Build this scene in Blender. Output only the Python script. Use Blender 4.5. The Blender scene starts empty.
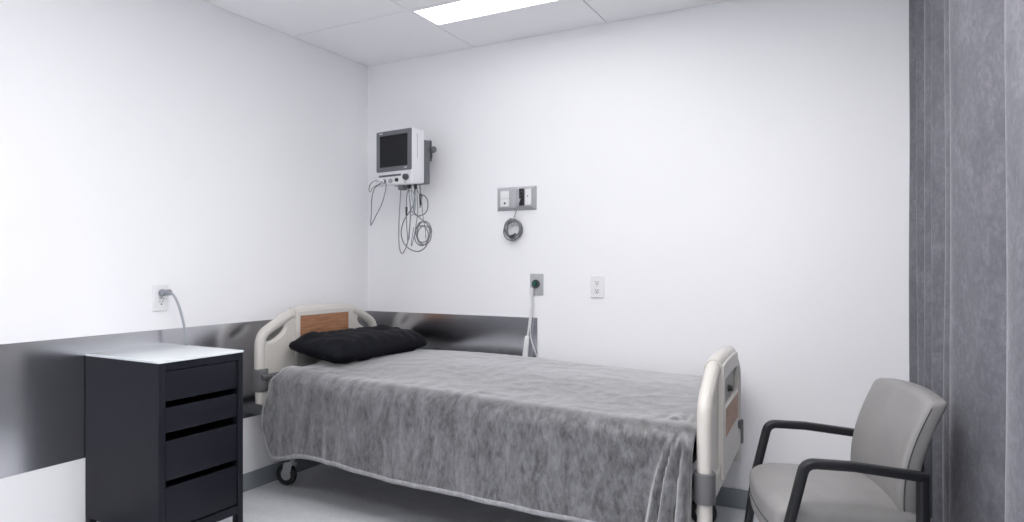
import bpy, bmesh, math, random
from mathutils import Vector, Matrix, noise
random.seed(7)
PI = math.pi
sc = bpy.context.scene
COL = sc.collection

# ------------------------------------------------------------------ materials
def mat(name, col, rough=0.5, metal=0.0, **kw):
    m = bpy.data.materials.new(name); m.use_nodes = True
    nt = m.node_tree; b = nt.nodes['Principled BSDF']
    b.inputs['Base Color'].default_value = (*col, 1)
    b.inputs['Roughness'].default_value = rough
    b.inputs['Metallic'].default_value = metal
    for k, v in kw.items():
        b.inputs[k.replace('_', ' ')].default_value = v
    return m
def N(m, t, **kw):
    n = m.node_tree.nodes.new(t)
    for k, v in kw.items(): setattr(n, k, v)
    return n
def L(m, a, b): m.node_tree.links.new(a, b)
def bsdf(m): return m.node_tree.nodes['Principled BSDF']
def obj_noise(m, scale=(1, 1, 1), nscale=5, detail=4, rough=0.5, distort=0.0, coord='Object'):
    tc = N(m, 'ShaderNodeTexCoord'); mp = N(m, 'ShaderNodeMapping'); no = N(m, 'ShaderNodeTexNoise')
    mp.inputs['Scale'].default_value = scale
    no.inputs['Scale'].default_value = nscale; no.inputs['Detail'].default_value = detail
    no.inputs['Roughness'].default_value = rough; no.inputs['Distortion'].default_value = distort
    L(m, tc.outputs[coord], mp.inputs['Vector']); L(m, mp.outputs['Vector'], no.inputs['Vector'])
    return no.outputs['Fac']
def ramp(m, fac, stops):
    r = N(m, 'ShaderNodeValToRGB'); e = r.color_ramp.elements
    while len(e) < len(stops): e.new(0.5)
    for el, (p, c) in zip(e, stops):
        el.position = p; el.color = (*c, 1) if len(c) == 3 else c
    L(m, fac, r.inputs['Fac']); return r.outputs['Color']
def bump(m, fac, strength=0.2, dist=0.002):
    b = N(m, 'ShaderNodeBump'); b.inputs['Strength'].default_value = strength; b.inputs['Distance'].default_value = dist
    L(m, fac, b.inputs['Height']); L(m, b.outputs['Normal'], bsdf(m).inputs['Normal'])
def mixv(m, a, b, f):
    x = N(m, 'ShaderNodeMix'); x.data_type = 'FLOAT'
    x.inputs[0].default_value = f
    L(m, a, x.inputs[2]); L(m, b, x.inputs[3]); return x.outputs[0]

M = {}
M['wall'] = mat('wall_paint', (0.885, 0.885, 0.90), 0.6)
bump(M['wall'], obj_noise(M['wall'], nscale=160, detail=3), 0.05, 0.001)
M['ceiling'] = mat('ceiling_tile', (0.90, 0.90, 0.91), 0.85)
bump(M['ceiling'], obj_noise(M['ceiling'], nscale=220, detail=4), 0.15, 0.001)
M['floor'] = mat('grey_vinyl', (0.5, 0.5, 0.52), 0.38)
c = ramp(M['floor'], mixv(M['floor'], obj_noise(M['floor'], nscale=60, detail=6, rough=.7), obj_noise(M['floor'], nscale=7, detail=4), .4),
         [(0.35, (0.64, 0.65, 0.68)), (0.65, (0.80, 0.81, 0.84))])
L(M['floor'], c, bsdf(M['floor']).inputs['Base Color'])
M['base'] = mat('rubber_baseboard', (0.25, 0.28, 0.30), 0.45)
M['steel'] = mat('brushed_steel', (0.68, 0.685, 0.72), 0.2, 1.0)
bump(M['steel'], obj_noise(M['steel'], (1, 1, 90), 8, 3), 0.04, 0.001)
M['black_lacquer'] = mat('black_lacquer', (0.011, 0.012, 0.018), 0.42, Specular_IOR_Level=0.2)
M['black_gap'] = mat('black_inner', (0.006, 0.006, 0.008), 0.7)
M['glass_white'] = mat('frosted_white_glass', (0.74, 0.78, 0.79), 0.12)
M['glass_edge'] = mat('green_glass_edge', (0.36, 0.55, 0.50), 0.15)
M['beige'] = mat('beige_plastic', (0.60, 0.575, 0.535), 0.38)
M['beige_in'] = mat('beige_plastic_dull', (0.56, 0.54, 0.51), 0.5)
M['wood'] = mat('wood_laminate', (0.40, 0.2, 0.1), 0.45)
f = obj_noise(M['wood'], (3, 3, 40), 3, 6, .65, 0.6)
L(M['wood'], ramp(M['wood'], f, [(0.3, (0.24, 0.105, 0.048)), (0.5, (0.36, 0.17, 0.085)), (0.7, (0.46, 0.25, 0.14))]), bsdf(M['wood']).inputs['Base Color'])
M['bumper'] = mat('grey_bumper', (0.125, 0.125, 0.13), 0.5)
M['darkgrey'] = mat('dark_grey_plastic', (0.06, 0.062, 0.07), 0.5)
M['recess'] = mat('grey_recess', (0.27, 0.265, 0.25), 0.45)
M['frame_metal'] = mat('bed_frame_paint', (0.05, 0.05, 0.055), 0.5, 0.4)
M['bed_grey'] = mat('caster_grey', (0.45, 0.46, 0.47), 0.4, 0.2)
M['rubber'] = mat('black_rubber', (0.012, 0.012, 0.014), 0.55)
M['black'] = mat('black_plastic', (0.01, 0.01, 0.012), 0.35)
M['white_plastic'] = mat('white_plastic', (0.80, 0.80, 0.81), 0.32)
M['mattress'] = mat('mattress_vinyl', (0.03, 0.04, 0.08), 0.5)
M['pillow'] = mat('black_cotton', (0.003, 0.0035, 0.007), 0.7, Specular_IOR_Level=0.2)
bump(M['pillow'], obj_noise(M['pillow'], nscale=14, detail=3, distort=1.0), 0.35, 0.006)
M['upholstery'] = mat('grey_leatherette', (0.215, 0.208, 0.205), 0.5)
f = obj_noise(M['upholstery'], nscale=3.5, detail=6, rough=.6, distort=.5)
L(M['upholstery'], ramp(M['upholstery'], f, [(0.3, (0.20, 0.194, 0.192)), (0.75, (0.27, 0.262, 0.256))]), bsdf(M['upholstery']).inputs['Base Color'])
bump(M['upholstery'], obj_noise(M['upholstery'], nscale=260, detail=2), 0.06, 0.001)
M['piping'] = mat('dark_stitching', (0.05, 0.05, 0.052), 0.7)
M['chair_metal'] = mat('black_chair_metal', (0.010, 0.0105, 0.013), 0.45, 0.0, Specular_IOR_Level=0.35)
M['monitor_white'] = mat('monitor_case', (0.76, 0.77, 0.79), 0.35)
M['bezel'] = mat('grey_bezel', (0.13, 0.135, 0.15), 0.4)
M['screen'] = mat('dark_screen', (0.008, 0.009, 0.012), 0.15, Specular_IOR_Level=0.3)
M['cable'] = mat('grey_cable', (0.19, 0.195, 0.21), 0.45)
M['cable_light'] = mat('pale_grey_cable', (0.36, 0.38, 0.41), 0.45)
M['cable_white'] = mat('white_cable', (0.72, 0.72, 0.74), 0.4)
M['plate_grey'] = mat('brushed_grey_plate', (0.44, 0.445, 0.465), 0.4, 0.1)
M['plug_grey'] = mat('grey_plug', (0.27, 0.28, 0.31), 0.4)
M['green'] = mat('green_plastic', (0.006, 0.10, 0.06), 0.4)
M['lamp_frame'] = mat('white_enamel', (0.78, 0.78, 0.79), 0.4)
M['diffuser'] = mat('lamp_diffuser', (0.9, 0.9, 0.9), 0.5)
bsdf(M['diffuser']).inputs['Emission Color'].default_value = (1.0, 0.99, 1.0, 1)
bsdf(M['diffuser']).inputs['Emission Strength'].default_value = 2.6
M['fill_mid'] = M['diffuser'].copy(); bsdf(M['fill_mid']).inputs['Emission Strength'].default_value = 8.0  # this and the next two emitters serve only the added unseen panels
M['fill_soft'] = M['diffuser'].copy(); bsdf(M['fill_soft']).inputs['Emission Strength'].default_value = 3.7
M['fill_bright'] = M['diffuser'].copy()
bsdf(M['fill_bright']).inputs['Emission Strength'].default_value = 11.5

# crushed velvet: pile brushed this way and that
def velvet(name, dark, light, sc1, sc2, sheen, dx=(0.30, 0.72), rough=0.75, spec=0.5, sr=0.3):
    m = mat(name, dark, rough, Sheen_Weight=sheen, Sheen_Roughness=sr, Specular_IOR_Level=spec)
    a = obj_noise(m, sc1, 1.0, 5, .62, .8); b = obj_noise(m, sc2, 1.0, 6, .7, .4)
    v = mixv(m, a, b, 0.5)
    L(m, ramp(m, v, [(dx[0], dark), (0.5, tuple((x + y) * .43 for x, y in zip(dark, light))), (dx[1], light)]), bsdf(m).inputs['Base Color'])
    bump(m, v, 0.35, 0.006)
    return m
M['blanket'] = velvet('crushed_velvet', (0.003, 0.003, 0.005), (0.165, 0.165, 0.177), (17, 14, 6.5), (64, 46, 28), 1.0, (0.39, 0.65), 0.42, 0.7, 0.52)
M['hem'] = velvet('velvet_hem', (0.20, 0.20, 0.21), (0.44, 0.44, 0.455), (30, 30, 30), (90, 60, 20), 0.35)
M['curtain'] = velvet('curtain_velour', (0.088, 0.090, 0.104), (0.225, 0.225, 0.255), (11, 11, 7), (90, 90, 50), 0.45, (0.30, 0.72))

# ------------------------------------------------------------------ helpers
def link(name, me, m, parent=None, smooth=35):
    if isinstance(me, bmesh.types.BMesh):
        b = me; me = bpy.data.meshes.new(name); b.normal_update(); b.to_mesh(me); b.free()
    me.materials.clear()
    for x in (m if isinstance(m, (list, tuple)) else [m]): me.materials.append(M[x] if isinstance(x, str) else x)
    if smooth:
        me.shade_smooth(); me.set_sharp_from_angle(angle=math.radians(smooth))
    o = bpy.data.objects.new(name, me); COL.objects.link(o)
    if parent is not None: o.parent = parent
    return o
ROOTM = {}
def thing(name, label, cat, loc=(0, 0, 0), rz=0, group=None):
    o = bpy.data.objects.new(name, None); COL.objects.link(o)
    o.location = loc; o.rotation_euler = (0, 0, rz); o.empty_display_size = .1
    o['label'] = label; o['category'] = cat
    if group: o['group'] = group
    ROOTM[o.name] = (Matrix.Translation(loc) @ Matrix.Rotation(rz, 4, 'Z')).inverted()
    return o
def wpart(name, bm, m, root, parent=None, smooth=35):
    """part given in world coordinates, moved into its root's space"""
    bm.transform(ROOTM[root.name])
    return link(name, bm, m, parent or root, smooth)
def tag(o, label, cat, group=None):
    o['label'] = label; o['category'] = cat
    if group: o['group'] = group
    return o
def structure(o): o['kind'] = 'structure'; return o

def box(bm, lo, hi, bev=0.0, seg=2, mi=0):
    lo = Vector(lo); hi = Vector(hi)
    r = bmesh.ops.create_cube(bm, size=1.0)
    vs = r['verts']; s = hi - lo; c = (hi + lo) / 2
    for v in vs: v.co = Vector((v.co.x * s.x, v.co.y * s.y, v.co.z * s.z)) + c
    fs = set(f for v in vs for f in v.link_faces)
    for f in fs: f.material_index = mi
    if bev > 0:
        es = list(set(e for v in vs for e in v.link_edges))
        r2 = bmesh.ops.bevel(bm, geom=es, offset=bev, segments=seg, profile=0.5, affect='EDGES', clamp_overlap=True)
        for f in r2['faces']: f.material_index = mi
        return
def B(*boxes):
    bm = bmesh.new()
    for b in boxes: box(bm, *b)
    return bm
def cyl(bm, p0, p1, r0, r1=None, n=24, bev=0.0):
    p0 = Vector(p0); p1 = Vector(p1); d = p1 - p0
    q = Vector((0, 0, 1)).rotation_difference(d.normalized()).to_matrix().to_4x4()
    mtx = Matrix.Translation((p0 + p1) / 2) @ q
    r = bmesh.ops.create_cone(bm, cap_ends=True, segments=n, radius1=r0, radius2=r0 if r1 is None else r1, depth=d.length, matrix=mtx)
    if bev:
        caps = set(f for v in r['verts'] for f in v.link_faces if len(f.verts) > 4)
        es = list(set(e for f in caps for e in f.edges))
        bmesh.ops.bevel(bm, geom=es, offset=bev, segments=3, profile=.5, affect='EDGES')
def C_(*cs):
    bm = bmesh.new()
    for c in cs: cyl(bm, *c)
    return bm
def catmull(pts, n=8, closed=False):
    P = [Vector(p) for p in pts]; out = []
    k = len(P)
    rng = range(k if closed else k - 1)
    for i in rng:
        p1, p2 = P[i], P[(i + 1) % k]
        p0 = P[i - 1] if (closed or i > 0) else p1 * 2 - p2
        p3 = P[(i + 2) % k] if (closed or i + 2 < k) else p2 * 2 - p1
        for j in range(n):
            t = j / n
            out.append(0.5 * ((2 * p1) + (p2 - p0) * t + (2 * p0 - 5 * p1 + 4 * p2 - p3) * t * t + (3 * p1 - p0 - 3 * p2 + p3) * t ** 3))
    if not closed: out.append(P[-1])
    return out
def tube(bm, pts, r, n=8, closed=False, sx=1.0):
    """round tube swept along pts by parallel transport"""
    P = [Vector(p) for p in pts]; k = len(P)
    T = []
    for i in range(k):
        a = P[i - 1] if (i > 0 or closed) else P[i]; b = P[(i + 1) % k] if (i < k - 1 or closed) else P[i]
        T.append((b - a).normalized())
    up = Vector((0, 0, 1)) if abs(T[0].z) < .9 else Vector((0, 1, 0))
    nrm = (up - T[0] * up.dot(T[0])).normalized()
    rings = []
    for i in range(k):
        nrm = (nrm - T[i] * nrm.dot(T[i]))
        nrm = nrm.normalized() if nrm.length > 1e-6 else T[i].orthogonal().normalized()
        bi = T[i].cross(nrm)
        rr = r[i] if isinstance(r, (list, tuple)) else r
        rings.append([bm.verts.new(P[i] + (nrm * math.cos(2 * PI * j / n) * sx + bi * math.sin(2 * PI * j / n)) * rr) for j in range(n)])
    m = k if closed else k - 1
    for i in range(m):
        a, b = rings[i], rings[(i + 1) % k]
        off = 0
        if closed and i == k - 1:
            off = min(range(n), key=lambda o: (a[0].co - b[o].co).length)
        for j in range(n):
            bm.faces.new((a[j], a[(j + 1) % n], b[(j + 1 + off) % n], b[(j + off) % n]))
    if not closed:
        bm.faces.new(rings[0][::-1]); bm.faces.new(rings[-1])
    return bm
def T_(pts, r, n=8, smooth=8, closed=False):
    bm = bmesh.new(); tube(bm, catmull(pts, smooth, closed), r, n, closed); return bm
def rounded(pts, rad, n=6):
    P = [Vector(p) for p in pts]; out = [P[0]]
    for i in range(1, len(P) - 1):
        a = (P[i - 1] - P[i]).normalized(); b = (P[i + 1] - P[i]).normalized()
        ang = a.angle(b)
        if ang > PI - .02: out.append(P[i]); continue
        t = min(rad / math.tan(ang / 2), .49 * min((P[i - 1] - P[i]).length, (P[i + 1] - P[i]).length))
        s, e = P[i] + a * t, P[i] + b * t
        for j in range(n + 1):
            u = j / n
            out.append(s * (1 - u) ** 2 + P[i] * 2 * u * (1 - u) + e * u * u)
    out.append(P[-1]); return out
def sweep(bm, pts, W, hn, hw, bev=0.25, caps=True):
    """bar of rounded-rectangle section swept along a planar path; W is the plane normal"""
    P = [Vector(p) for p in pts]; W = Vector(W).normalized(); k = len(P)
    prof = []
    for cx, cy, a0 in ((1, 1, 0), (-1, 1, 90), (-1, -1, 180), (1, -1, 270)):
        rr = min(hn, hw) * bev * 2
        for j in range(4):
            a = math.radians(a0 + 30 * j)
            prof.append((cx * (hn - rr) + rr * math.cos(a), cy * (hw - rr) + rr * math.sin(a)))
    rings = []
    for i in range(k):
        t = (P[min(i + 1, k - 1)] - P[max(i - 1, 0)]).normalized()
        nn = W.cross(t).normalized()
        rings.append([bm.verts.new(P[i] + nn * x + W * y) for x, y in prof])
    q = len(prof)
    for i in range(k - 1):
        for j in range(q):
            bm.faces.new((rings[i][j], rings[i][(j + 1) % q], rings[i + 1][(j + 1) % q], rings[i + 1][j]))
    if caps:
        bm.faces.new(rings[0][::-1]); bm.faces.new(rings[-1])
    return bm
def plate(outline, holes=(), ext=0.01, bev=0.005, res=3):
    """flat plate with holes and rounded edges in the XY plane, as a bmesh"""
    cu = bpy.data.curves.new('tmp', 'CURVE'); cu.dimensions = '2D'; cu.fill_mode = 'BOTH'
    cu.extrude = max(ext - bev, 0.0001); cu.bevel_depth = bev; cu.bevel_resolution = res; cu.offset = -bev
    for poly in [outline] + list(holes):
        s = cu.splines.new('POLY'); s.points.add(len(poly) - 1); s.use_cyclic_u = True
        for p, q in zip(s.points, poly): p.co = (q[0], q[1], 0, 1)
    o = bpy.data.objects.new('tmp', cu); COL.objects.link(o)
    dg = bpy.context.evaluated_depsgraph_get(); dg.update()
    me = bpy.data.meshes.new_from_object(o.evaluated_get(dg))
    bm = bmesh.new(); bm.from_mesh(me)
    bpy.data.objects.remove(o); bpy.data.curves.remove(cu); bpy.data.meshes.remove(me)
    bmesh.ops.remove_doubles(bm, verts=bm.verts, dist=1e-5)
    bmesh.ops.recalc_face_normals(bm, faces=bm.faces)
    return bm
def merge(*bms):
    out = bmesh.new()
    for b in bms:
        me = bpy.data.meshes.new('t'); b.to_mesh(me); out.from_mesh(me); bpy.data.meshes.remove(me); b.free()
    return out
def oval(cx, cy, a, b, rot=0, n=40, p=2.0):
    out = []
    for i in range(n):
        t = 2 * PI * i / n; c, s = math.cos(t), math.sin(t)
        x = a * math.copysign(abs(c) ** (2 / p), c); y = b * math.copysign(abs(s) ** (2 / p), s)
        out.append((cx + x * math.cos(rot) - y * math.sin(rot), cy + x * math.sin(rot) + y * math.cos(rot)))
    return out
def rrect(x0, y0, x1, y1, r, n=5):
    out = []
    for cx, cy, a0 in ((x1 - r, y1 - r, 0), (x0 + r, y1 - r, 90), (x0 + r, y0 + r, 180), (x1 - r, y0 + r, 270)):
        for j in range(n + 1):
            a = math.radians(a0 + 90 * j / n); out.append((cx + r * math.cos(a), cy + r * math.sin(a)))
    return out

# ------------------------------------------------------------------ the room
RX, RY, H = 4.9, -4.9, 2.44
structure(link('floor', B(((-.1, RY - .1, -.1), (RX + .1, .1, 0))), 'floor', smooth=0))
structure(link('wall_left', B(((-.1, RY - .1, 0), (0, .1, H + .1))), 'wall', smooth=0))
structure(link('wall_back', B(((0, 0, 0), (RX, .1, H + .1))), 'wall', smooth=0))
structure(link('wall_right', B(((RX, RY - .1, 0), (RX + .1, .1, H + .1))), 'wall', smooth=0))
structure(link('wall_front', B(((0, RY - .1, 0), (RX, RY, H + .1))), 'wall', smooth=0))
# lay-in tile ceiling: tiles, the openings of the lights left free
xs = [0, 0.805, 1.622, 2.44, 3.26, 4.08, RX]; ys = [0, -0.635, -1.25, -1.865, -2.48, -3.095, -3.71, -4.325, RY]
lights = [(0.812, -0.622, 2.03, -0.392), (1.629, -1.70, 2.85, -1.26), (0.72, -2.47, 1.60, -2.02), (1.629, -2.47, 2.85, -2.02),
          (1.629, -3.70, 2.85, -3.25), (3.27, -3.0, 4.49, -2.55)]  # all but the first are unseen fill panels, added to even out the light
bm = bmesh.new(); g = .0028
def sub(r, q):
    x0, y0, x1, y1 = r; a0, b0, a1, b1 = q
    a0, b0, a1, b1 = max(a0, x0), max(b0, y0), min(a1, x1), min(b1, y1)
    if a0 >= a1 or b0 >= b1: return [r]
    out = [(x0, y0, x1, b0), (x0, b1, x1, y1), (x0, b0, a0, b1), (a1, b0, x1, b1)]
    return [t for t in out if t[2] - t[0] > 1e-4 and t[3] - t[1] > 1e-4]
for i in range(len(xs) - 1):
    for j in range(len(ys) - 1):
        rs = [(xs[i] + g, ys[j + 1] + g, xs[i + 1] - g, ys[j] - g)]
        for q in lights:
            rs = [t for r in rs for t in sub(r, q)]
        for r in rs: box(bm, (r[0], r[1], H), (r[2], r[3], H + .02))
box(bm, (0, RY, H + .02), (RX, 0, H + .06))
structure(link('ceiling', bm, 'ceiling', smooth=0))
for i, (x0, y0, x1, y1) in enumerate(lights):
    cx, cy = (x0 + x1) / 2, (y0 + y1) / 2
    t = thing('ceiling_light', 'long white ceiling light panel recessed in the tiles above the bed' if i == 0 else
              'added ceiling light panel out of view, brightening the room', 'light', (cx, cy, H), 0, None if i == 0 else 'added unseen ceiling lights')
    fr = plate(rrect(x0, y0, x1, y1, .002, 2), [rrect(x0 + .008, y0 + .008, x1 - .008, y1 - .008, .002, 2)], .008, .001)
    fr.transform(Matrix.Translation((0, 0, H + .005)))
    wpart('frame', fr, 'lamp_frame', t)
    wpart('diffuser', B(((x0 + .008, y0 + .008, H + .001), (x1 - .008, y1 - .008, H + .007))), 'fill_bright' if i == 3 else 'diffuser' if i == 0 else 'fill_soft' if i == 2 else 'fill_mid', t, smooth=0)
# baseboards
def baseboard(nm, lo, hi): structure(link(nm, B((lo, hi, .003, 2)), 'base'))
baseboard('baseboard_left', (0, RY, 0), (.008, 0, .092))
baseboard('baseboard_back', (.008, -.008, 0), (RX, 0, .092))
# steel wall guard: on the left wall and a short return on the back wall
structure(link('trim_left', B(((.0, -4.2, .376), (.003, 0, .873), .001, 1)), 'steel'))
structure(link('trim_back', B(((.0032, -.003, .376), (1.213, 0, .873), .001, 1)), 'steel'))

# ------------------------------------------------------------------ hospital bed
CY = -.548
bed = thing('hospital_bed', 'hospital bed on casters with beige moulded end boards and wood-look panels', 'bed', (1.2, CY, 0))
def board_outline(zs):
    half = [(.452, .50), (.456, .60), (.457, .74), (.450, .795), (.428, .832), (.39, .860), (.30, .903), (.235, .929), (.15, .938), (0, .941)]
    r = [(s, z) for s, z in half]; l = [(-s, z) for s, z in half[:-1]][::-1]
    pts = catmull([(s, z + zs, 0) for s, z in r + l], 5)
    return [(p.x, p.y) for p in pts]
def end_board(name, xc, zs, slope, nsign, foot):
    # local: x = along the bed's width, y = up, z = outwards; mapped to the world below
    mp = Matrix(((-slope * 1, 0, nsign, xc), (1, 0, slope * nsign, CY), (0, 1, 0, 0), (0, 0, 0, 1)))
    def W(b):
        b.transform(mp)
        bmesh.ops.recalc_face_normals(b, faces=b.faces); return b
    out = board_outline(zs)
    holes = [oval(s * .342, .822 + zs, .076, .037, -s * math.radians(30), 36, 2.6) for s in (1, -1)]
    low = .47 + zs
    body_out = [p for p in out]                       # right bottom -> top -> left bottom
    poly = [(.44, low)] + body_out + [(-.44, low)]
    pl = plate(poly, holes, .016, .006)
    rim = bmesh.new()
    legz = .39 + zs if foot else .475
    path = [Vector((.452, legz, 0)), Vector((.452, .45 + zs + .03, 0))] + [Vector((x, y, 0)) for x, y in out] + [Vector((-.452, .45 + zs + .03, 0)), Vector((-.452, legz, 0))]
    ins = []
    for i, p in enumerate(path):                      # rim runs a little inside the outline
        a = path[max(i - 1, 0)]; b = path[min(i + 1, len(path) - 1)]
        t = (b - a).normalized(); ins.append(p + Vector((-t.y, t.x, 0)) * .024)
    tube(rim, ins, .0265, 16, False, .98 if foot else .87)
    hr = bmesh.new()
    for s in (1, -1):
        tube(hr, [(x, y, 0) for x, y in oval(s * .342, .822 + zs, .081, .042, -s * math.radians(30), 36, 2.5)], .0145, 10, True)
    o = W(merge(pl, rim, hr))
    bd = wpart(name, o, 'beige', bed, smooth=50)
    # raised centre section with its rounded top
    cw = .218; CT = .037 if foot else .0335
    dn = .016
    top = [(x, y - dn) for x, y in out if abs(x) < cw - .002]
    c_out = [(cw, low + .02)] + [(cw, [y for x, y in out if abs(x - cw) < .03][0] - dn)] + top + [(-cw, [y for x, y in out if abs(x + cw) < .03][-1] - dn), (-cw, low + .02)]
    if foot: hl = [rrect(-.186, .757 + zs, .206, .858 + zs, .012)]
    else: hl = []
    cs = plate(c_out, hl, CT, .006)
    cap = bmesh.new(); tube(cap, [(x, y - .0235, 0) for x, y in out if abs(x) < cw + .012], .0305, 18)
    cs = merge(cs, cap)
    wpart('centre_section', W(cs), 'beige', bed, bd, 50)
    if foot:
        rc = B(((-.19, .753 + zs, -.01), (.21, .862 + zs, CT - .013)))
        wpart('control_recess', W(rc), 'recess', bed, bd)
        kb = C_(((.0, .795 + zs, CT - .014), (.0, .795 + zs, CT + .004), .014, .011, 20, .002))
        wpart('knob', W(kb), 'black', bed, bd)
        wz = (.638 + zs, .746 + zs)
    else:
        wz = (.73 + zs, .896 + zs)
    wa, wb = (-.186, .206) if foot else (-.196, .174)
    wp = B(((wa, wz[0], -.02), (wb, wz[1], CT + .0012), .0015, 1))
    p = wpart('wood_panel', W(wp), 'wood', bed, bd); p['label'] = 'wood-look laminate panel'
    tr = plate(rrect(wa - .007, wz[0] - .008, wb + .007, wz[1] + .008, .008), [rrect(wa, wz[0], wb, wz[1], .004)], CT + .002, .002)
    wpart('panel_trim', W(tr), 'beige', bed, bd)
    lr = plate(rrect(-.43, low - .012, .43, low + .075, .02), [], .027, .012)
    wpart('lower_rail', W(lr), 'beige', bed, bd, 50)
    for s in (1, -1):
        x = s * .4285
        bz0, bz1 = (.533 + zs, .645 + zs) if not foot else (.345, .452)
        b2 = plate(rrect(x - .036, bz0, x + .036, bz1, .008), [], .036, .014, 4)
        cb = bmesh.new(); cyl(cb, (x, bz0, 0), (x, bz1, 0), .037, None, 28, .005)
        b2.free()
        p = wpart('corner_bumper', W(cb), 'bumper', bed, bd, 50)
        p['label'] = 'grey rubber corner bumper'
    return bd
hb = end_board('headboard', .142, 0.0, 0.0, 1, False)
fb = end_board('footboard', 2.3085, -.125, .050, 1, True)
# mattress and sprung deck on a dark frame
wpart('mattress', B(((.21, -.955, .455), (2.235, -.145, .590), .04, 4)), 'mattress', bed)
fr = B(((.19, -.95, .405), (2.24, -.15, .445), .006, 2), ((.19, -.95, .33), (2.24, -.905, .405), .005, 2), ((.19, -.195, .33), (2.24, -.15, .405), .005, 2),
       ((.165, -.93, .585), (.20, -.17, .615), .006, 2))
wpart('frame', fr, 'frame_metal', bed)
wpart('head_rail', C_(((.178, -1.0, .607), (.178, -.10, .607), .0135, None, 16)), 'bumper', bed)
for nm, x in (('head', .145), ('foot', 2.2)):
    wpart('cross_tube', B(((x - .02, -.90, .25), (x + .02, -.2, .29), .005, 2)), 'frame_metal', bed)
for x in (.145, 2.2):
    for y in (-.80, -.29):
        wpart('leg', B(((x - .018, y - .018, .135), (x + .018, y + .018, .36), .005, 2)), 'frame_metal', bed)
def caster(x, y, ang):
    bm = bmesh.new()
    R = Matrix.Translation((x, y, 0)) @ Matrix.Rotation(ang, 4, 'Z')
    cyl(bm, (0, 0, .118), (0, 0, .145), .024, None, 20, .004)
    for s in (1, -1):
        pl = plate([(-.026, .125), (.026, .125), (.018, .085), (-.012, .046), (-.032, .046), (-.036, .065)], [], .002, .001)
        pl.transform(Matrix.Translation((0, s * .021, 0)) @ Matrix.Rotation(PI / 2, 4, 'X'))
        me = bpy.data.meshes.new('t'); pl.to_mesh(me); bm.from_mesh(me); pl.free()
    box(bm, (-.028, -.022, .112), (.028, .022, .124), .004, 2)
    bm.transform(R)
    k = wpart('caster', bm, 'bed_grey', bed)
    wh = bmesh.new(); tube(wh, [(-.022 + .044 * math.cos(2 * PI * i / 40), 0, .0615 + .044 * math.sin(2 * PI * i / 40)) for i in range(40)], .0165, 14, True)
    wh.transform(R); w = wpart('tyre', wh, 'rubber', bed, k)
    hub = C_(((-.022, -.010, .0615), (-.022, .010, .0615), .036, None, 32, .003), ((-.022, -.027, .0615), (-.022, .027, .0615), .008, None, 16, .002))
    hub.transform(R); wpart('hub', hub, 'bed_grey', bed, k)
    return k
caster(.145, -.785, .15); caster(.145, -.29, .3); caster(2.2, -.80, .2); caster(2.2, -.29, .1)

# ------------------------------------------------------------------ blanket
blk = thing('velvet_blanket', 'grey crushed velvet blanket draped over the hospital bed', 'blanket', (1.2, CY, .64))
SEG_S, SEG_X = 150, 260
x0b, x1b = .258, 2.299
def lerp(a, b, t): return a + (b - a) * t
def sst(a, b, t):
    t = max(0, min(1, (t - a) / (b - a))); return t * t * (3 - 2 * t)
def prof(s):
    """cross-section by arc length: near hem (0) -> up the near side -> over the top -> far side"""
    yn, yf, r = -1.012, -.088, .075
    zt = .672; hem = 0.0
    side = zt - r - hem; arc = r * PI / 2; top = (yf - r) - (yn + r)
    if s < side: return Vector((0, yn, hem + s)), Vector((0, -1, 0))
    s -= side
    if s < arc:
        a = s / r
        return Vector((0, yn + r - r * math.cos(a), zt - r + r * math.sin(a))), Vector((0, -math.cos(a), math.sin(a)))
    s -= arc
    if s < top: return Vector((0, yn + r + s, zt)), Vector((0, 0, 1))
    s -= top
    if s < arc:
        a = s / r
        return Vector((0, yf - r + r * math.sin(a), zt - r + r * math.cos(a))), Vector((0, math.sin(a), math.cos(a)))
    s -= arc
    return Vector((0, yf, zt - r - s)), Vector((0, 1, 0))
hem_z = lambda x: .222 + .034 * sst(.28, .5, x) - .036 * sst(.5, 1.1, x) - .012 * sst(1.1, 1.9, x)
S_NEAR_FULL = .66
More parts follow.
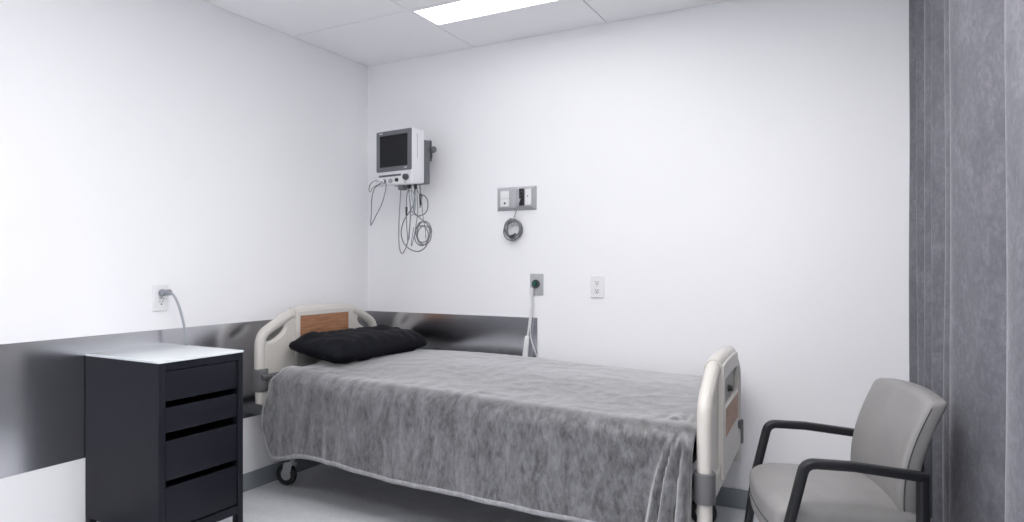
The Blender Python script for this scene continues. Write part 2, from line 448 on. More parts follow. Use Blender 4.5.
def blanket_point(u, v):
    x = lerp(x0b, x1b, u)
    hz = hem_z(x)
    s_tot = S_NEAR_FULL + .78 + .38
    s = lerp(hz, s_tot, v)
    p, n = prof(s)
    z = p.z
    near = 1.0 if p.y < -.9 else 0.0
    low = max(0.0, (.60 - z) / .4) if near else 0.0
    # outline of the head end: flares towards the headboard half way down, then back in
    e = 1 - sst(0, .16, u)
    off = 0
    if near or p.y < -.7:
        k = min(1, max(0, (.60 - z) / .38))
        off = -.062 * math.sin(PI * min(1, k * 1.0)) + .03 * k + .035 * sst(.62, .655, z)
    else:
        off = -.02
    x += e * off
    q = Vector((x, p.y, z))
    # top: gentle dip towards the foot end and soft crumples
    dip = .030 * sst(.9, 2.2, x)
    q.z -= dip * sst(.45, .62, z)
    q.z -= (.018 + .028 * sst(.3, .75, x)) * sst(-.42, -1.0, p.y) * sst(.36, .58, z)
    d = 0.0
    if near:
        d += low * (.016 * noise.noise(Vector((x * 4.2, 3.1, z * .8))) + .009 * noise.noise(Vector((x * 11, 8.3, z * 1.3))))
        d += .004 * noise.noise(Vector((x * 24, 1.7, z * 3)))
        d += .014 * low
        # gathered folds fanning out below the foot corner
        dep = max(0.0, min(1.0, (.655 - z) / .43))
        ph = (2.305 - x) / (.082 + .062 * dep)
        if ph < 1.25:
            m_ = sst(1.25, 1.02, ph)
            d += m_ * sst(.0, .16, dep) * (.010 + .013 * dep) * (1.0 + math.sin(2 * PI * (ph * 2.7 + .35) + .7 * math.sin(ph * 5)) + .35 * math.sin(ph * 31 + 2 * dep))
    else:
        d += .005 * noise.noise(Vector((x * 3.0, q.y * 3.2, 0))) + .0016 * noise.noise(Vector((x * 17, q.y * 15, 4)))
        ridge = noise.noise(Vector((x * 6 + q.y * 5, q.y * 9 - x * 2, 9)))
        d += .0014 * (1 - min(1, abs(ridge) * 4))
        g = sst(2.1, 2.25, x) * sst(-.80, -.93, q.y)
        d += g * .012 * math.sin((x - 2.11) * 2 * PI / .075)
    # drop into the gap at the foot end
    q.z -= .04 * sst(2.26, 2.299, x) * (1 if not near else .3)
    # head corner sags
    if not near: q.z -= .018 * (1 - sst(.25, .42, x))
    return q + n * d
bm = bmesh.new(); uvl = None
grid = [[bm.verts.new(blanket_point(i / SEG_X, j / SEG_S)) for j in range(SEG_S + 1)] for i in range(SEG_X + 1)]
for i in range(SEG_X):
    for j in range(SEG_S):
        bm.faces.new((grid[i][j], grid[i + 1][j], grid[i + 1][j + 1], grid[i][j + 1]))
bmesh.ops.recalc_face_normals(bm, faces=bm.faces)
hem_line = [grid[i][0].co.copy() for i in range(SEG_X + 1)]
hem_up = [grid[i][2].co.copy() for i in range(SEG_X + 1)]
head_line = [grid[0][j].co.copy() for j in range(0, 70)]
o = wpart('cloth', bm, 'blanket', blk, smooth=0); o.data.shade_smooth()
md = o.modifiers.new('thick', 'SOLIDIFY'); md.thickness = .006; md.offset = -1
# stitched hem band along the bottom and up the head-end edge
bm = bmesh.new(); rings = []
for i, p in enumerate(hem_line):
    upd = (hem_up[i] - p).normalized(); w = .027; t = .009
    nn = Vector((0, -1, 0)); ring = []
    for a in range(10):
        th = 2 * PI * a / 10 + .3
        ring.append(bm.verts.new(p + upd * (.012 + w * .5 * math.cos(th)) + nn * (t * math.sin(th) * 1.15 - .001)))
    rings.append(ring)
for i in range(len(rings) - 1):
    for a in range(10): bm.faces.new((rings[i][a], rings[i][(a + 1) % 10], rings[i + 1][(a + 1) % 10], rings[i + 1][a]))
bm.faces.new(rings[0][::-1]); bm.faces.new(rings[-1])
bmesh.ops.recalc_face_normals(bm, faces=bm.faces)
h = wpart('hem', bm, 'hem', blk, smooth=60); h['label'] = 'paler stitched hem band along the bottom edge'
bm = bmesh.new(); tube(bm, head_line, .0065, 8)
wpart('edge_binding', bm, 'hem', blk, smooth=60)

# ------------------------------------------------------------------ pillow
pl_root = Matrix.Translation((.392, -.505, .742)) @ Matrix.Rotation(math.radians(-3), 4, 'Z') @ Matrix.Rotation(math.radians(6), 4, 'Y')
bm = bmesh.new(); n = 56
def pil(u, v, side):
    au, av = abs(u), abs(v)
    ck = 1 - .09 * (au * av) ** 5; x = u * .195 * (1 - .05 * (1 - av ** 2)) * ck; y = v * .380 * (1 - .03 * (1 - au ** 2)) * ck
    h = ((1 - au ** 3.4) * (1 - av ** 6))
    h = max(h, 0) ** .5
    z = side * .064 * h
    wr = noise.noise(Vector((u * 2.2 + v * 3, v * 5.5 - u, side * 3))) * .014 + noise.noise(Vector((u * 5, v * 11, side))) * .004
    z += wr * min(1, h * 1.6) * (.4 + av)
    z += -.012 * (u ** 2) * (1 - h) 
    return Vector((x, y, z))
tops = [[bm.verts.new(pil(-1 + 2 * i / n, -1 + 2 * j / n, 1)) for j in range(n + 1)] for i in range(n + 1)]
bots = [[(tops[i][j] if i in (0, n) or j in (0, n) else bm.verts.new(pil(-1 + 2 * i / n, -1 + 2 * j / n, -1) * 1)) for j in range(n + 1)] for i in range(n + 1)]
for i in range(n):
    for j in range(n):
        bm.faces.new((tops[i][j], tops[i + 1][j], tops[i + 1][j + 1], tops[i][j + 1]))
        bm.faces.new((bots[i][j], bots[i][j + 1], bots[i + 1][j + 1], bots[i + 1][j]))
bmesh.ops.recalc_face_normals(bm, faces=bm.faces)
o = link('pillow', bm, 'pillow', None, 0); o.data.shade_smooth(); o.matrix_world = pl_root
tag(o, 'black pillow lying against the headboard on the grey blanket', 'pillow')

# ------------------------------------------------------------------ drawer unit
cx0, cx1, cy0, cy1, zt = .006, .486, -1.745, -1.366, .795
cab = thing('drawer_unit', 'black four-drawer cabinet with white glass top beside the bed head', 'cabinet', ((cx0 + cx1) / 2, (cy0 + cy1) / 2, 0))
fw_ = .026
bd = B(((cx0, cy0, .0), (cx0 + .035, cy0 + fw_, zt), .0015, 2), ((cx1 - .035, cy0, 0), (cx1, cy0 + fw_, zt), .0015, 2),
       ((cx0, cy1 - fw_, 0), (cx0 + .035, cy1, zt), .0015, 2), ((cx1 - .035, cy1 - fw_, 0), (cx1, cy1, zt), .0015, 2),
       ((cx0 + .002, cy0 - .0005, .135), (cx1 - .003, cy0 + .02, zt - .0005)), ((cx0 + .034, cy1 - .02, .115), (cx1 - .034, cy1 - .003, zt - .001)),
       ((cx0 + .003, cy0 + .02, .115), (cx0 + .012, cy1 - .02, zt)), ((cx1 - .034, cy0 + fw_, zt - .03), (cx1, cy1 - fw_, zt), .001, 1),
       ((cx1 - .034, cy0 + fw_, .115), (cx1 - .002, cy1 - fw_, .150), .001, 1), ((cx0 + .01, cy0 + .02, .12), (cx1 - .03, cy1 - .02, .13)))
wpart('body', bd, 'black_lacquer', cab)
dz = [(.762, .648), (.622, .528), (.495, .345), (.318, .157)]
for za, zb in dz:
    bm = bmesh.new()
    box(bm, (cx1 - .022, cy0 + fw_ + .003, zb), (cx1 - .004, cy1 - fw_ - .003, za), .002, 2)
    box(bm, (cx0 + .06, cy0 + fw_ + .008, zb + .004), (cx1 - .02, cy1 - fw_ - .008, za - .035), .001, 1)
    wpart('drawer', bm, 'black_lacquer', cab)
gl = plate(rrect(cx0 - .001, cy0 - .004, cx1 + .006, cy1 + .005, .012), [], .0042, .0012)
gl.transform(Matrix.Translation((0, 0, zt + .0045)))
for f in gl.faces: f.material_index = 0 if abs(f.normal.z) > .9 else 1
o = wpart('glass_top', gl, ['glass_white', 'glass_edge'], cab); o['label'] = 'white glass top with greenish edge'

# ------------------------------------------------------------------ guest chair
A0 = Vector((2.525, -.887, 0)); wv = Vector((.3227, -.9465, 0)); fv = Vector((-.9465, -.3227, 0))
# local axes: +X = forward, +Y = from near arm to far arm  -> b = -Y
ang = math.atan2(fv.y, fv.x)
base = A0 + wv * .23 + fv * (-.14)
chair = thing('guest_chair', 'grey upholstered guest chair with black metal arms in front of the curtain', 'chair', base, ang)
def q(a, b, z): return Vector((a + .14, -(b - .23) * -1 if False else (.23 - b) * 1, z))
# check handedness: world = base + X*fv + Y*perp, perp = (-fv.y, fv.x) = (.3227,-.9465) = wv  -> Y = b - .23
def q(a, b, z): return Vector((a + .14, b - .23, z))
def cushion(lo, hi, bev, seg, fn):
    bm = bmesh.new(); lo = Vector(lo); hi = Vector(hi); s = hi - lo; c = (hi + lo) / 2
    bmesh.ops.create_cube(bm, size=1)
    for v in bm.verts: v.co = Vector((v.co.x * s.x, v.co.y * s.y, v.co.z * s.z)) + c
    bmesh.ops.bevel(bm, geom=bm.edges[:], offset=bev, segments=seg, profile=.5, affect='EDGES')
    bmesh.ops.subdivide_edges(bm, edges=[e for e in bm.edges if e.calc_length() > .08], cuts=8, use_grid_fill=True)
    for v in bm.verts:
        v.co = fn(v.co, lo, hi)
    return bm
def seat_fn(p, lo, hi):
    u = (p.x - lo.x) / (hi.x - lo.x); w = (p.y - lo.y) / (hi.y - lo.y); t = (p.z - lo.z) / (hi.z - lo.z)
    p = p.copy(); p.z += .018 * t * (4 * w * (1 - w)) * math.sin(PI * min(1, u * 1.05)) - .03 * t * sst(.82, 1, u) * .5 - .012 * (1 - u) * t
    p.x += .018 * (4 * w * (1 - w)) * u * u
    return p
link('seat', cushion(q(-.315, .022, .362), q(.066, .438, .502), .032, 5, seat_fn), 'upholstery', chair, 60)
def back_fn(p, lo, hi):
    t = (p.z - lo.z) / (hi.z - lo.z); w = (p.y - lo.y) / (hi.y - lo.y)
    p = p.copy()
    p.x += .025 * math.sin(PI * t) * .9 - .075 * t ** 1.3 - .02 * (1 - 4 * w * (1 - w)) * 0 - .018 * (4 * w * (1 - w)) + .006
    p.z += .012 * (4 * w * (1 - w)) * t
    return p
blo, bhi = q(-.318, .018, .45), q(-.262, .418, .792)
link('backrest', cushion(blo, bhi, .017, 4, back_fn), 'upholstery', chair, 60)
# dark stitching round the front panel of the backrest and along the seat
bm = bmesh.new(); loop = []
for y, z in [(bhi.y - .02, bhi.z - .0005), (bhi.y - .0015, bhi.z - .019), (bhi.y - .0005, blo.z + .02)]:
    loop.append(Vector((bhi.x - .016, y, z)))
dense = []
for a, b in zip(loop, loop[1:]):
    for k in range(12): dense.append(a.lerp(b, k / 12))
dense.append(loop[-1])
tube(bm, [back_fn(p, blo, bhi) for p in dense], .0022, 6)
link('piping', bm, 'piping', chair)
bm = bmesh.new()
slo, shi = q(-.315, .022, .362), q(.066, .438, .502)
seam = []
for a, b in zip([(slo.x + .03, shi.y), (shi.x - .03, shi.y), (shi.x, shi.y - .03), (shi.x, slo.y + .03), (shi.x - .03, slo.y), (slo.x + .03, slo.y)], [(shi.x - .03, shi.y), (shi.x, shi.y - .03), (shi.x, slo.y + .03), (shi.x - .03, slo.y), (slo.x + .03, slo.y)]):
    for k in range(10): seam.append(seat_fn(Vector((lerp(a[0], b[0], k / 10), lerp(a[1], b[1], k / 10), .425)), slo, shi))
tube(bm, seam, .002, 6); link('seat_seam', bm, 'piping', chair)
for b in (0.0, .46):
    bm = bmesh.new()
    pts = rounded([q(.042, b, .448), q(.0, b, .622), q(-.12, b, .619), q(-.308, b, .598)], .035, 8)
    sweep(bm, pts, (0, 1, 0), .0125, .0165, .3)
    link('armrest', bm, 'chair_metal', chair, 40)
    bm = bmesh.new(); sweep(bm, [q(.042, b, .449), q(.075, b, .2), q(.095, b, 0)], (0, 1, 0), .0125, .0165, .3)
    link('leg', bm, 'chair_metal', chair, 40)
    bm = bmesh.new(); sweep(bm, rounded([q(-.365, b, 0), q(-.298, b, .42), q(-.298, b, .603)], .15, 8), (0, 1, 0), .0135, .0165, .3)
    link('leg', bm, 'chair_metal', chair, 40)
for a, z in ((.04, .352), (-.30, .352)):
    link('crossbar', B((q(a - .012, .0, z - .012), q(a + .012, .46, z + .010), .003, 2)), 'chair_metal', chair)
link('back_panel', B((q(-.345, .03, .47), q(-.322, .41, .70), .006, 2)), 'darkgrey', chair)

# ------------------------------------------------------------------ curtain
cur = thing('privacy_curtain', 'long grey velour privacy curtain hanging in folds behind the chair', 'curtain', (3.08, -.9, 0))
path = []   # plan of the folds, from the back wall towards the camera
def fold(y):
    xc = 3.055 + .075 * sst(-.35, -1.3, y) + .0 * y
    return xc
key = [(3.03, -.04), (2.99, -.07), (2.986, -.10), (3.03, -.13), (3.09, -.17), (3.03, -.21), (3.002, -.24), (3.004, -.275), (3.07, -.31), (3.11, -.35), (3.04, -.385),
       (3.014, -.42), (3.02, -.46), (3.085, -.50), (3.035, -.535), (3.032, -.57), (3.10, -.62), (3.14, -.66), (3.06, -.71), (3.050, -.75), (3.07, -.79), (3.15, -.84), (3.10, -.885),
       (3.052, -.92), (3.045, -.96), (3.062, -1.01), (3.10, -1.09), (3.16, -1.16), (3.24, -1.27), (3.26, -1.40), (3.20, -1.51), (3.10, -1.57), (3.083, -1.61), (3.11, -1.68),
       (3.18, -1.76), (3.24, -1.86), (3.24, -1.97), (3.17, -2.06), (3.16, -2.12), (3.20, -2.20)]
plan = catmull([(x, y, 0) for x, y in key], 8)
NZ = 40; z0c, z1c = .03, 2.405
bm = bmesh.new(); cols = []
for i, p in enumerate(plan):
    colv = []
    for k in range(NZ + 1):
        z = lerp(z0c, z1c, k / NZ); t = 1 - k / NZ
        dx = .006 * noise.noise(Vector((i * .12, z * 1.2, 2))) + .010 * t * noise.noise(Vector((i * .06, z * .7, 5)))
        dy = .006 * noise.noise(Vector((i * .1, z * 1.1, 7)))
        colv.append(bm.verts.new((p.x + dx, min(p.y + dy, -.02), z)))
    cols.append(colv)
for i in range(len(cols) - 1):
    for k in range(NZ): bm.faces.new((cols[i][k], cols[i + 1][k], cols[i + 1][k + 1], cols[i][k + 1]))
bmesh.ops.recalc_face_normals(bm, faces=bm.faces)
o = wpart('cloth', bm, 'curtain', cur, smooth=0); o.data.shade_smooth()
md = o.modifiers.new('thick', 'SOLIDIFY'); md.thickness = .004; md.offset = 0
tr = bmesh.new(); sweep(tr, [(3.05, -.03, 2.422), (3.09, -1.0, 2.422), (3.24, -2.3, 2.422)], (0, 0, 1), .014, .012, .2)
wpart('track', tr, 'lamp_frame', cur)

# ------------------------------------------------------------------ outlets
def outlet(name, label, ctr, frame, cat='outlet'):
    """white duplex outlet; frame maps local (x right, y up, z out) to the wall"""
    t = thing(name, label, cat, ctr, 0, 'white wall outlets')
    mp = Matrix.Translation(ctr) @ frame
    def W(b): b.transform(mp); bmesh.ops.recalc_face_normals(b, faces=b.faces); return b
    pl = plate(rrect(-.0375, -.0595, .0375, .0595, .005), [], .005, .003); pl.transform(Matrix.Translation((0, 0, .0045)))
    wpart('cover_plate', W(pl), 'white_plastic', t)
    for s in (1, -1):
        so = plate(oval(0, s * .0215, .0165, .0145, 0, 30, 3), [], .0055, .0015); so.transform(Matrix.Translation((0, 0, .0060)))
        k = wpart('socket', W(so), 'white_plastic', t)
        sl = B(((-.0082, s * .0215 - .001, .0095), (-.0052, s * .0215 + .008, .0120)), ((.0052, s * .0215 - .001, .0095), (.0082, s * .0215 + .008, .0120)))
        cyl(sl, (0, s * .0215 - .0075, .0095), (0, s * .0215 - .0075, .0120), .0036, None, 12)
        wpart('slots', W(sl), 'darkgrey', t, k)
    sc_ = C_(((0, 0, .008), (0, 0, .0105), .003, None, 14)); wpart('screw', W(sc_), 'plate_grey', t)
    return t
FB = Matrix(((1, 0, 0, 0), (0, 0, -1, 0), (0, 1, 0, 0), (0, 0, 0, 1)))          # back wall
FL = Matrix(((0, 0, 1, 0), (1, 0, 0, 0), (0, 1, 0, 0), (0, 0, 0, 1)))           # left wall
outlet('power_outlet', 'white duplex outlet with nothing plugged in, on the wall above the bed', (1.567, 0, 1.052), FB)
outlet('power_outlet', 'white outlet above the black cabinet with a grey plug in it', (0, -1.418, 1.018), FL)
# grey plug and cord above the cabinet
pc = thing('power_cable', 'grey plug and cord curving down from the outlet behind the black cabinet', 'cord', (.011, -1.418, 1.04))
pg = merge(C_(((.011, -1.418, 1.040), (.030, -1.416, 1.041), .017, .015, 24, .003)), C_(((.028, -1.416, 1.041), (.062, -1.408, 1.043), .0125, .014, 20, .004)),
           B(((.02, -1.434, 1.028), (.04, -1.402, 1.054), .006, 3)))
wpart('plug', pg, 'plug_grey', pc)
wpart('cord', T_([(.055, -1.409, 1.040), (.072, -1.400, 1.030), (.085, -1.385, .985), (.094, -1.366, .90), (.098, -1.352, .81), (.095, -1.345, .70), (.09, -1.343, .4), (.085, -1.343, .05), (.06, -1.335, .012), (.03, -1.25, .008)], .0058, 10), 'cable_light', pc)

# ------------------------------------------------------------------ twin box on the back wall
tb = thing('wall_connection_box', 'grey twin connection box with white sockets and black inlet on the back wall', 'wall box', (1.083, 0, 1.54))
x0, x1, z0, z1 = .957, 1.208, 1.473, 1.608
xm = 1.083
def frustum(xa, xb, za, zb, d, ins):
    bm = bmesh.new()
    v = [bm.verts.new(c) for c in ((xa, 0, za), (xb, 0, za), (xb, 0, zb), (xa, 0, zb), (xa + ins, -d, za + ins), (xb - ins, -d, za + ins), (xb - ins, -d, zb - ins), (xa + ins, -d, zb - ins))]
    for f in ((0, 1, 2, 3), (4, 5, 6, 7), (0, 1, 5, 4), (1, 2, 6, 5), (2, 3, 7, 6), (3, 0, 4, 7)): bm.faces.new([v[i] for i in f])
    bmesh.ops.recalc_face_normals(bm, faces=bm.faces)
    bmesh.ops.bevel(bm, geom=bm.edges[:], offset=.0015, segments=2, profile=.5, affect='EDGES')
    return bm
wpart('housing', merge(frustum(x0, xm + .006, z0, z1, .024, .019), frustum(xm - .004, x1, z0, z1, .034, .019)), 'plate_grey', tb)
wpart('socket_insert', B(((.990, -.028, 1.496), (1.046, -.022, 1.5395), .002, 2), ((.990, -.028, 1.5415), (1.046, -.022, 1.585), .002, 2)), 'white_plastic', tb)
wpart('jack', C_(((1.020, -.026, 1.515), (1.020, -.0295, 1.515), .0065, None, 16)), 'darkgrey', tb)
wpart('release_bar', B(((1.062, -.041, 1.484), (1.098, -.022, 1.596), .008, 2)), 'plate_grey', tb)
wpart('black_inlet', merge(B(((1.116, -.040, 1.496), (1.148, -.033, 1.592), .003, 2)), C_(((1.132, -.038, 1.564), (1.132, -.050, 1.564), .011, .009, 20, .002))), 'black', tb)
wpart('blank_plate', merge(B(((1.153, -.037, 1.500), (1.190, -.033, 1.588), .002, 2))), 'white_plastic', tb)
wpart('screw', C_(((1.170, -.036, 1.548), (1.170, -.039, 1.548), .0035, None, 12)), 'darkgrey', tb)
cc = thing('hanging_coiled_cable', 'grey cable wound into a coil hanging below the twin wall box', 'cable', (1.06, -.03, 1.38))
bm = bmesh.new(); pts = []
turns, nn = 6, 36
for i in range(turns * nn):
    a = 2 * PI * i / nn; k = i / nn
    rr = .046 + .006 * math.sin(k * 2.7) ; pts.append(Vector((1.074 + rr * math.sin(a) + .006 * math.sin(k * 1.9), -.016 - .0042 * k - .003 * math.sin(a * 2 + k), 1.366 + rr * 1.1 * math.cos(a) + .007 * math.sin(k * 3.1))))
tube(bm, pts, .0036, 8); wpart('coil', bm, 'cable', cc)
wpart('lead', T_([(1.126, -.045, 1.535), (1.118, -.055, 1.50), (1.098, -.045, 1.455), (1.078, -.038, 1.415), (1.066, -.037, 1.395)], .0036, 8), 'cable_light', cc)
wpart('wrap', merge(T_([(1.057, -.042, 1.408), (1.074, -.047, 1.415), (1.092, -.042, 1.405)], .006, 8), T_([(1.062, -.043, 1.428), (1.077, -.045, 1.411), (1.097, -.042, 1.421)], .0045, 8)), 'cable', cc)
wpart('connector', T_([(1.062, -.042, 1.327), (1.080, -.046, 1.331), (1.098, -.042, 1.340)], [.006] * 16 + [.0075], 10), 'darkgrey', cc)

# ------------------------------------------------------------------ nurse call station
ns = thing('call_jack', 'small grey metal wall plate with a green centred round jack above the bed', 'wall plate', (1.209, 0, 1.057))
wpart('cover_plate', B(((1.168, -.006, .997), (1.250, 0, 1.117), .0025, 2)), 'plate_grey', ns)
rg = bmesh.new(); tube(rg, [(1.207 + .0185 * math.cos(2 * PI * i / 32), -.012, 1.061 + .0185 * math.sin(2 * PI * i / 32)) for i in range(32)], .0062, 10, True)
cyl(rg, (1.207, -.004, 1.061), (1.207, -.012, 1.061), .02)
wpart('ring', rg, 'darkgrey', ns)
wpart('button', C_(((1.202, -.01, 1.063), (1.202, -.026, 1.063), .013, .011, 24, .003)), 'green', ns)
for zz in (1.107, 1.007): wpart('screw', C_(((1.209, -.005, zz), (1.209, -.008, zz), .003, None, 12)), 'steel', ns)
ch = thing('call_pendant', 'white nurse call handset hanging on a white cord from the green jack', 'call button', (1.19, -.03, .75))
wpart('plug', merge(B(((1.178, -.030, .993), (1.196, -.008, 1.040), .005, 3)), C_(((1.187, -.02, .995), (1.185, -.022, .965), .007, .005, 14))), 'cable_white', ch)
wpart('cord', T_([(1.187, -.021, .98), (1.184, -.022, .93), (1.175, -.022, .86), (1.166, -.024, .79), (1.163, -.026, .765)], .0058, 8), 'cable_white', ch)
hd = bmesh.new(); tube(hd, catmull([(1.163, -.026, .772), (1.160, -.026, .76), (1.158, -.027, .74), (1.153, -.030, .68), (1.15, -.032, .62), (1.15, -.032, .605)], 5), [.006, .009, .0115, .0125, .0135] + [.014] * 5 + [.015] * 5 + [.0165] * 5 + [.0165] * 5 + [.012], 14)
wpart('handset', hd, 'white_plastic', ch)
wpart('cord', T_([(1.190, -.016, .99), (1.196, -.014, .93), (1.176, -.014, .83), (1.178, -.014, .76), (1.196, -.014, .71), (1.215, -.015, .66), (1.222, -.016, .60)], .0032, 8), 'cable_white', ch)

# ------------------------------------------------------------------ patient monitor on its wall bracket
ma = math.radians(-6)
mon = thing('patient_monitor', 'white bedside vital signs monitor with dark screen bracketed high near the corner', 'monitor', (.452, -.245, 1.62), ma)
wd, dp, ht = .139, .052, .320
R = Matrix.Identity(4)
def mbox(lo, hi, bev=.004, seg=3): return B((lo, hi, bev, seg))
# tapered case: wider at the front
cs = mbox((-wd, -dp, 0), (wd, dp, ht), .010, 4)
for v in cs.verts:
    if v.co.y > 0: v.co.z = .012 + v.co.z * .955
link('case', cs, 'monitor_white', mon, 40)
bz = plate(rrect(-wd + .004, .082, wd - .004, ht - .006, .006), [rrect(-wd + .030, .108, wd - .030, ht - .032, .003)], .006, .003)
bz.transform(Matrix.Translation((0, -dp - .002, 0)) @ Matrix.Rotation(PI / 2, 4, 'X'))
fz = link('screen_bezel', bz, 'bezel', mon, 40)
link('screen', mbox((-wd + .029, -dp - .004, .107), (wd - .029, -dp + .001, ht - .031), .0008, 1), 'screen', mon)
link('bezel_marking', B(((-wd + .03, -dp - .0085, ht - .020), (-wd + .055, -dp - .0075, ht - .015))), 'cable_white', mon)
link('bezel_marking', B(((wd - .055, -dp - .0085, .094), (wd - .032, -dp - .0075, .098))), 'cable_white', mon)
# sloping control shelf below the screen
sh = mbox((-wd + .006, -dp - .014, .004), (wd - .05, -dp + .01, .070), .006, 3)
for v in sh.verts:
    if v.co.y < -dp - .006: v.co.z = min(v.co.z, .064)
link('module_shelf', sh, 'monitor_white', mon, 40)
link('button_strip', mbox((-wd + .034, -dp - .017, .050), (wd - .072, -dp - .012, .062), .0015, 2), 'bezel', mon)
for x in (-.07, -.045, -.02, .005): link('button', mbox((x, -dp - .0185, .053), (x + .016, -dp - .016, .059), .0008, 1), 'darkgrey', mon)
kb = C_(((.098, -dp - .002, .042), (.098, -dp - .022, .042), .0185, .016, 28, .003)); link('dial', kb, 'darkgrey', mon)
for x, z, r, m in ((-.062, .026, .013, 'bezel'), (-.012, .026, .014, 'cable_light'), (.036, .028, .0115, 'black')):
    link('port', C_(((x, -dp - .012, z), (x, -dp - .024, z), r, r * .85, 24, .002)), m, mon)
link('connector', merge(mbox((-.102, -dp - .026, .014), (-.078, -dp - .010, .044), .004, 2), C_(((-.062, -dp - .022, .026), (-.062, -dp - .034, .024), .009, .008, 16, .002))), 'white_plastic', mon)
link('side_groove', B(((wd - .0005, -.012, .15), (wd + .0008, -.008, ht - .03))), 'cable_light', mon)
link('rear_housing', mbox((-wd + .03, dp - .002, .012), (wd - .004, dp + .052, ht - .055), .006, 3), 'bezel', mon)
br = merge(mbox((wd - .07, dp + .05, .15), (wd - .01, dp + .075, .27), .004, 2), C_(((wd - .03, dp + .062, .215), (wd + .012, dp + .062, .215), .010, None, 16, .002)))
link('mount_bracket', br, 'darkgrey', mon, 40)
link('knob', C_(((wd + .004, dp + .064, .215), (wd + .022, dp + .064, .215), .020, .017, 24, .003)), 'bezel', mon)
arm = mbox((-.06, dp + .05, .19), (.04, .235, .24), .006, 2)
link('wall_arm', arm, 'darkgrey', mon, 40)
link('underside_port', mbox((.018, -dp + .012, -.026), (.058, -dp + .05, .004), .003, 2), 'bezel', mon)
link('underside_plug', merge(C_(((.085, -.02, .004), (.085, -.02, -.020), .013, .010, 18, .002), ((.120, -.005, .004), (.120, -.005, -.024), .010, .008, 18, .002))), 'black', mon)
# cables hanging from it: points are given in the monitor's plane, x across, z below the case
MW = Matrix.Translation((.452, -.245, 1.62)) @ Matrix.Rotation(ma, 4, 'Z')
def cable(name, label, pts, r, m='cable', extra=None, closed=False):
    t = thing(name, label, 'cable', tuple(MW @ Vector(pts[0])), 0, 'cables hanging from the monitor')
    bm = bmesh.new(); tube(bm, [MW @ p for p in catmull(pts, 8, closed)], r, 8, closed)
    wpart('cord', bm, m, t)
    if extra:
        nm, (a, b, r0, r1), mm = extra
        wpart(nm, C_((MW @ Vector(a), MW @ Vector(b), r0, r1, 14, .0015)), mm, t)
    return t
fy = -dp - .03
cable('sensor_cable', 'thin grey cable hanging in a long open loop under the left side of the monitor',
      [(-.062, fy - .004, .024), (-.080, fy - .015, .004), (-.118, fy - .012, -.018), (-.150, fy, -.075), (-.156, fy + .004, -.15), (-.164, fy + .006, -.212), (-.158, fy + .006, -.218), (-.115, fy + .006, -.16), (-.072, fy + .006, -.10), (-.045, fy + .006, -.03), (-.036, fy + .004, .012)], .0028)
cable('sensor_cable', 'short thin grey cable curling out beside the left edge of the monitor',
      [(-.09, fy + .002, .026), (-.115, fy - .012, .030), (-.148, fy - .012, .012), (-.166, fy - .006, -.018), (-.160, fy, -.030), (-.146, fy, -.012), (-.12, fy + .004, .004), (-.095, fy + .01, .010)], .0024)
cable('monitor_cable', 'grey cable falling straight from the underside box and looping back up',
      [(.032, -.030, -.020), (.040, -.045, -.10), (.036, -.05, -.22), (.037, -.05, -.335), (.052, -.05, -.385), (.075, -.05, -.378), (.105, -.05, -.32), (.118, -.05, -.24), (.120, -.045, -.14), (.095, -.03, -.05), (.085, -.02, -.018)], .003)
cable('monitor_cable', 'grey cable crossing in a wide drooping loop below the monitor',
      [(.12, -.005, -.02), (.125, -.02, -.10), (.118, -.045, -.15), (.082, -.055, -.20), (.058, -.055, -.265), (.075, -.055, -.325), (.125, -.055, -.365), (.19, -.055, -.378), (.245, -.055, -.350), (.262, -.055, -.29)], .0034)
cable('monitor_cable', 'grey cable with a black inline connector under the monitor',
      [(.085, -.02, -.015), (.078, -.03, -.06), (.080, -.035, -.12), (.084, -.04, -.175), (.092, -.045, -.24), (.098, -.045, -.32), (.085, -.045, -.345)], .003,
      extra=('connector', ((.0805, -.036, -.125), (.0845, -.040, -.178), .0065, .005), 'black'))
pts = []
for i in range(4 * 24):
    a = 2 * PI * i / 24; k = i / 24
    rr = .050 + .006 * math.sin(k * 2.3 + 1)
    pts.append((.226 + rr * math.cos(a) + .008 * math.sin(k * 2), -.052 - .004 * k, -.285 + rr * 1.12 * math.sin(a) + .010 * math.cos(k * 1.7)))
pts = [(.118, -.01, -.018), (.135, -.03, -.10), (.150, -.045, -.16), (.205, -.050, -.20), (.262, -.052, -.24)] + pts
cable('coiled_cable', 'dark grey cable coiled into rings at the lowest right of the monitor cables', pts, .0032)
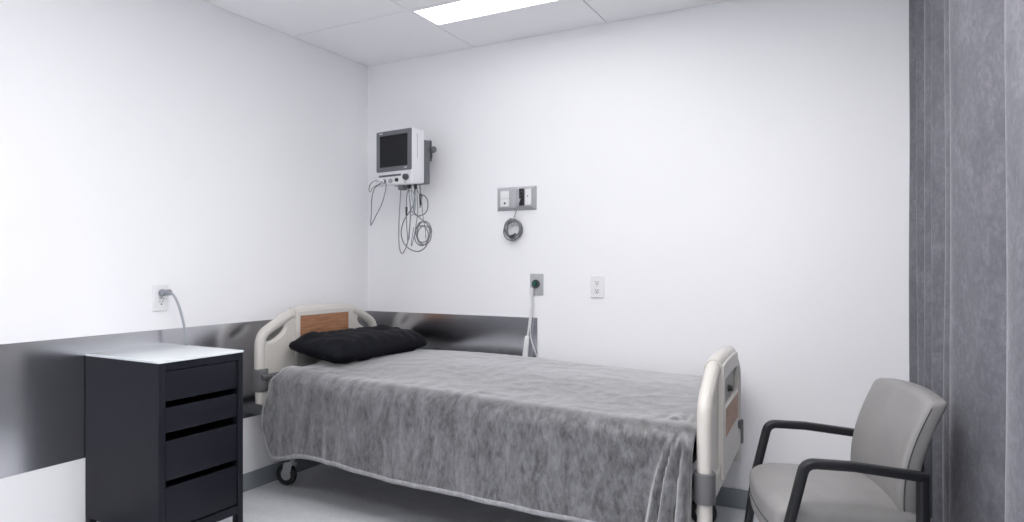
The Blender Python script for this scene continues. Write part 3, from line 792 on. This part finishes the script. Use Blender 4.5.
cable('power_lead', 'thick dark lead hanging close behind the right end of the monitor',
      [(.122, .03, .006), (.136, .02, -.05), (.140, .016, -.11), (.136, .016, -.125), (.150, .02, -.06), (.176, .03, -.08), (.182, .03, -.13), (.165, .02, -.165), (.130, .0, -.175), (.105, -.02, -.15)], .0035,
      extra=('connector', ((.136, .02, -.05), (.140, .016, -.115), .0085, .006), 'black'))
cable('lead_wire', 'pale grey lead wires bunched under the middle of the monitor',
      [(.095, -.01, 0), (.105, -.02, -.04), (.118, -.03, -.08), (.135, -.035, -.12), (.128, -.04, -.16), (.115, -.04, -.12), (.10, -.035, -.06), (.108, -.03, -.03), (.135, -.03, -.06), (.150, -.035, -.11), (.14, -.04, -.17), (.12, -.04, -.175), (.115, -.045, -.25), (.11, -.045, -.31)], .0026, 'cable_light')

cable('lead_wire', 'thin grey lead wire falling straight down left of the coiled monitor cable',
      [(.128, .0, -.01), (.140, -.012, -.08), (.152, -.02, -.14), (.150, -.03, -.22), (.135, -.035, -.30), (.120, -.035, -.345), (.112, -.03, -.33), (.122, -.02, -.24)], .0022)
cable('lead_wire', 'thin grey lead wire running down into the rings of the coiled monitor cable',
      [(.110, .01, -.01), (.150, .005, -.07), (.165, .0, -.12), (.182, -.012, -.17), (.205, -.03, -.21), (.222, -.035, -.26), (.225, -.035, -.31)], .0022)

# ------------------------------------------------------------------ world, camera, colour
w = bpy.data.worlds.new('world'); sc.world = w; w.use_nodes = True
w.node_tree.nodes['Background'].inputs[0].default_value = (0.5, 0.5, 0.52, 1); w.node_tree.nodes['Background'].inputs[1].default_value = 0.2
cam = bpy.data.cameras.new('camera'); co = bpy.data.objects.new('camera', cam); COL.objects.link(co)
cam.sensor_width = 36; cam.lens = 36 * 660 / 1024; cam.shift_y = 4.0 / 1024
co.location = (2.821, -3.300, 1.166); co.rotation_euler = (PI / 2, 0, math.atan2(.4726, .8813)); cam.clip_start = .05
sc.camera = co
sc.view_settings.view_transform = 'Standard'; sc.view_settings.look = 'None'; sc.view_settings.gamma = 1.0
sc.view_settings.use_curve_mapping = False
sc.view_settings.exposure = 0.39
sc.cycles.use_denoising = True
sc.cycles.max_bounces = 12; sc.cycles.diffuse_bounces = 8
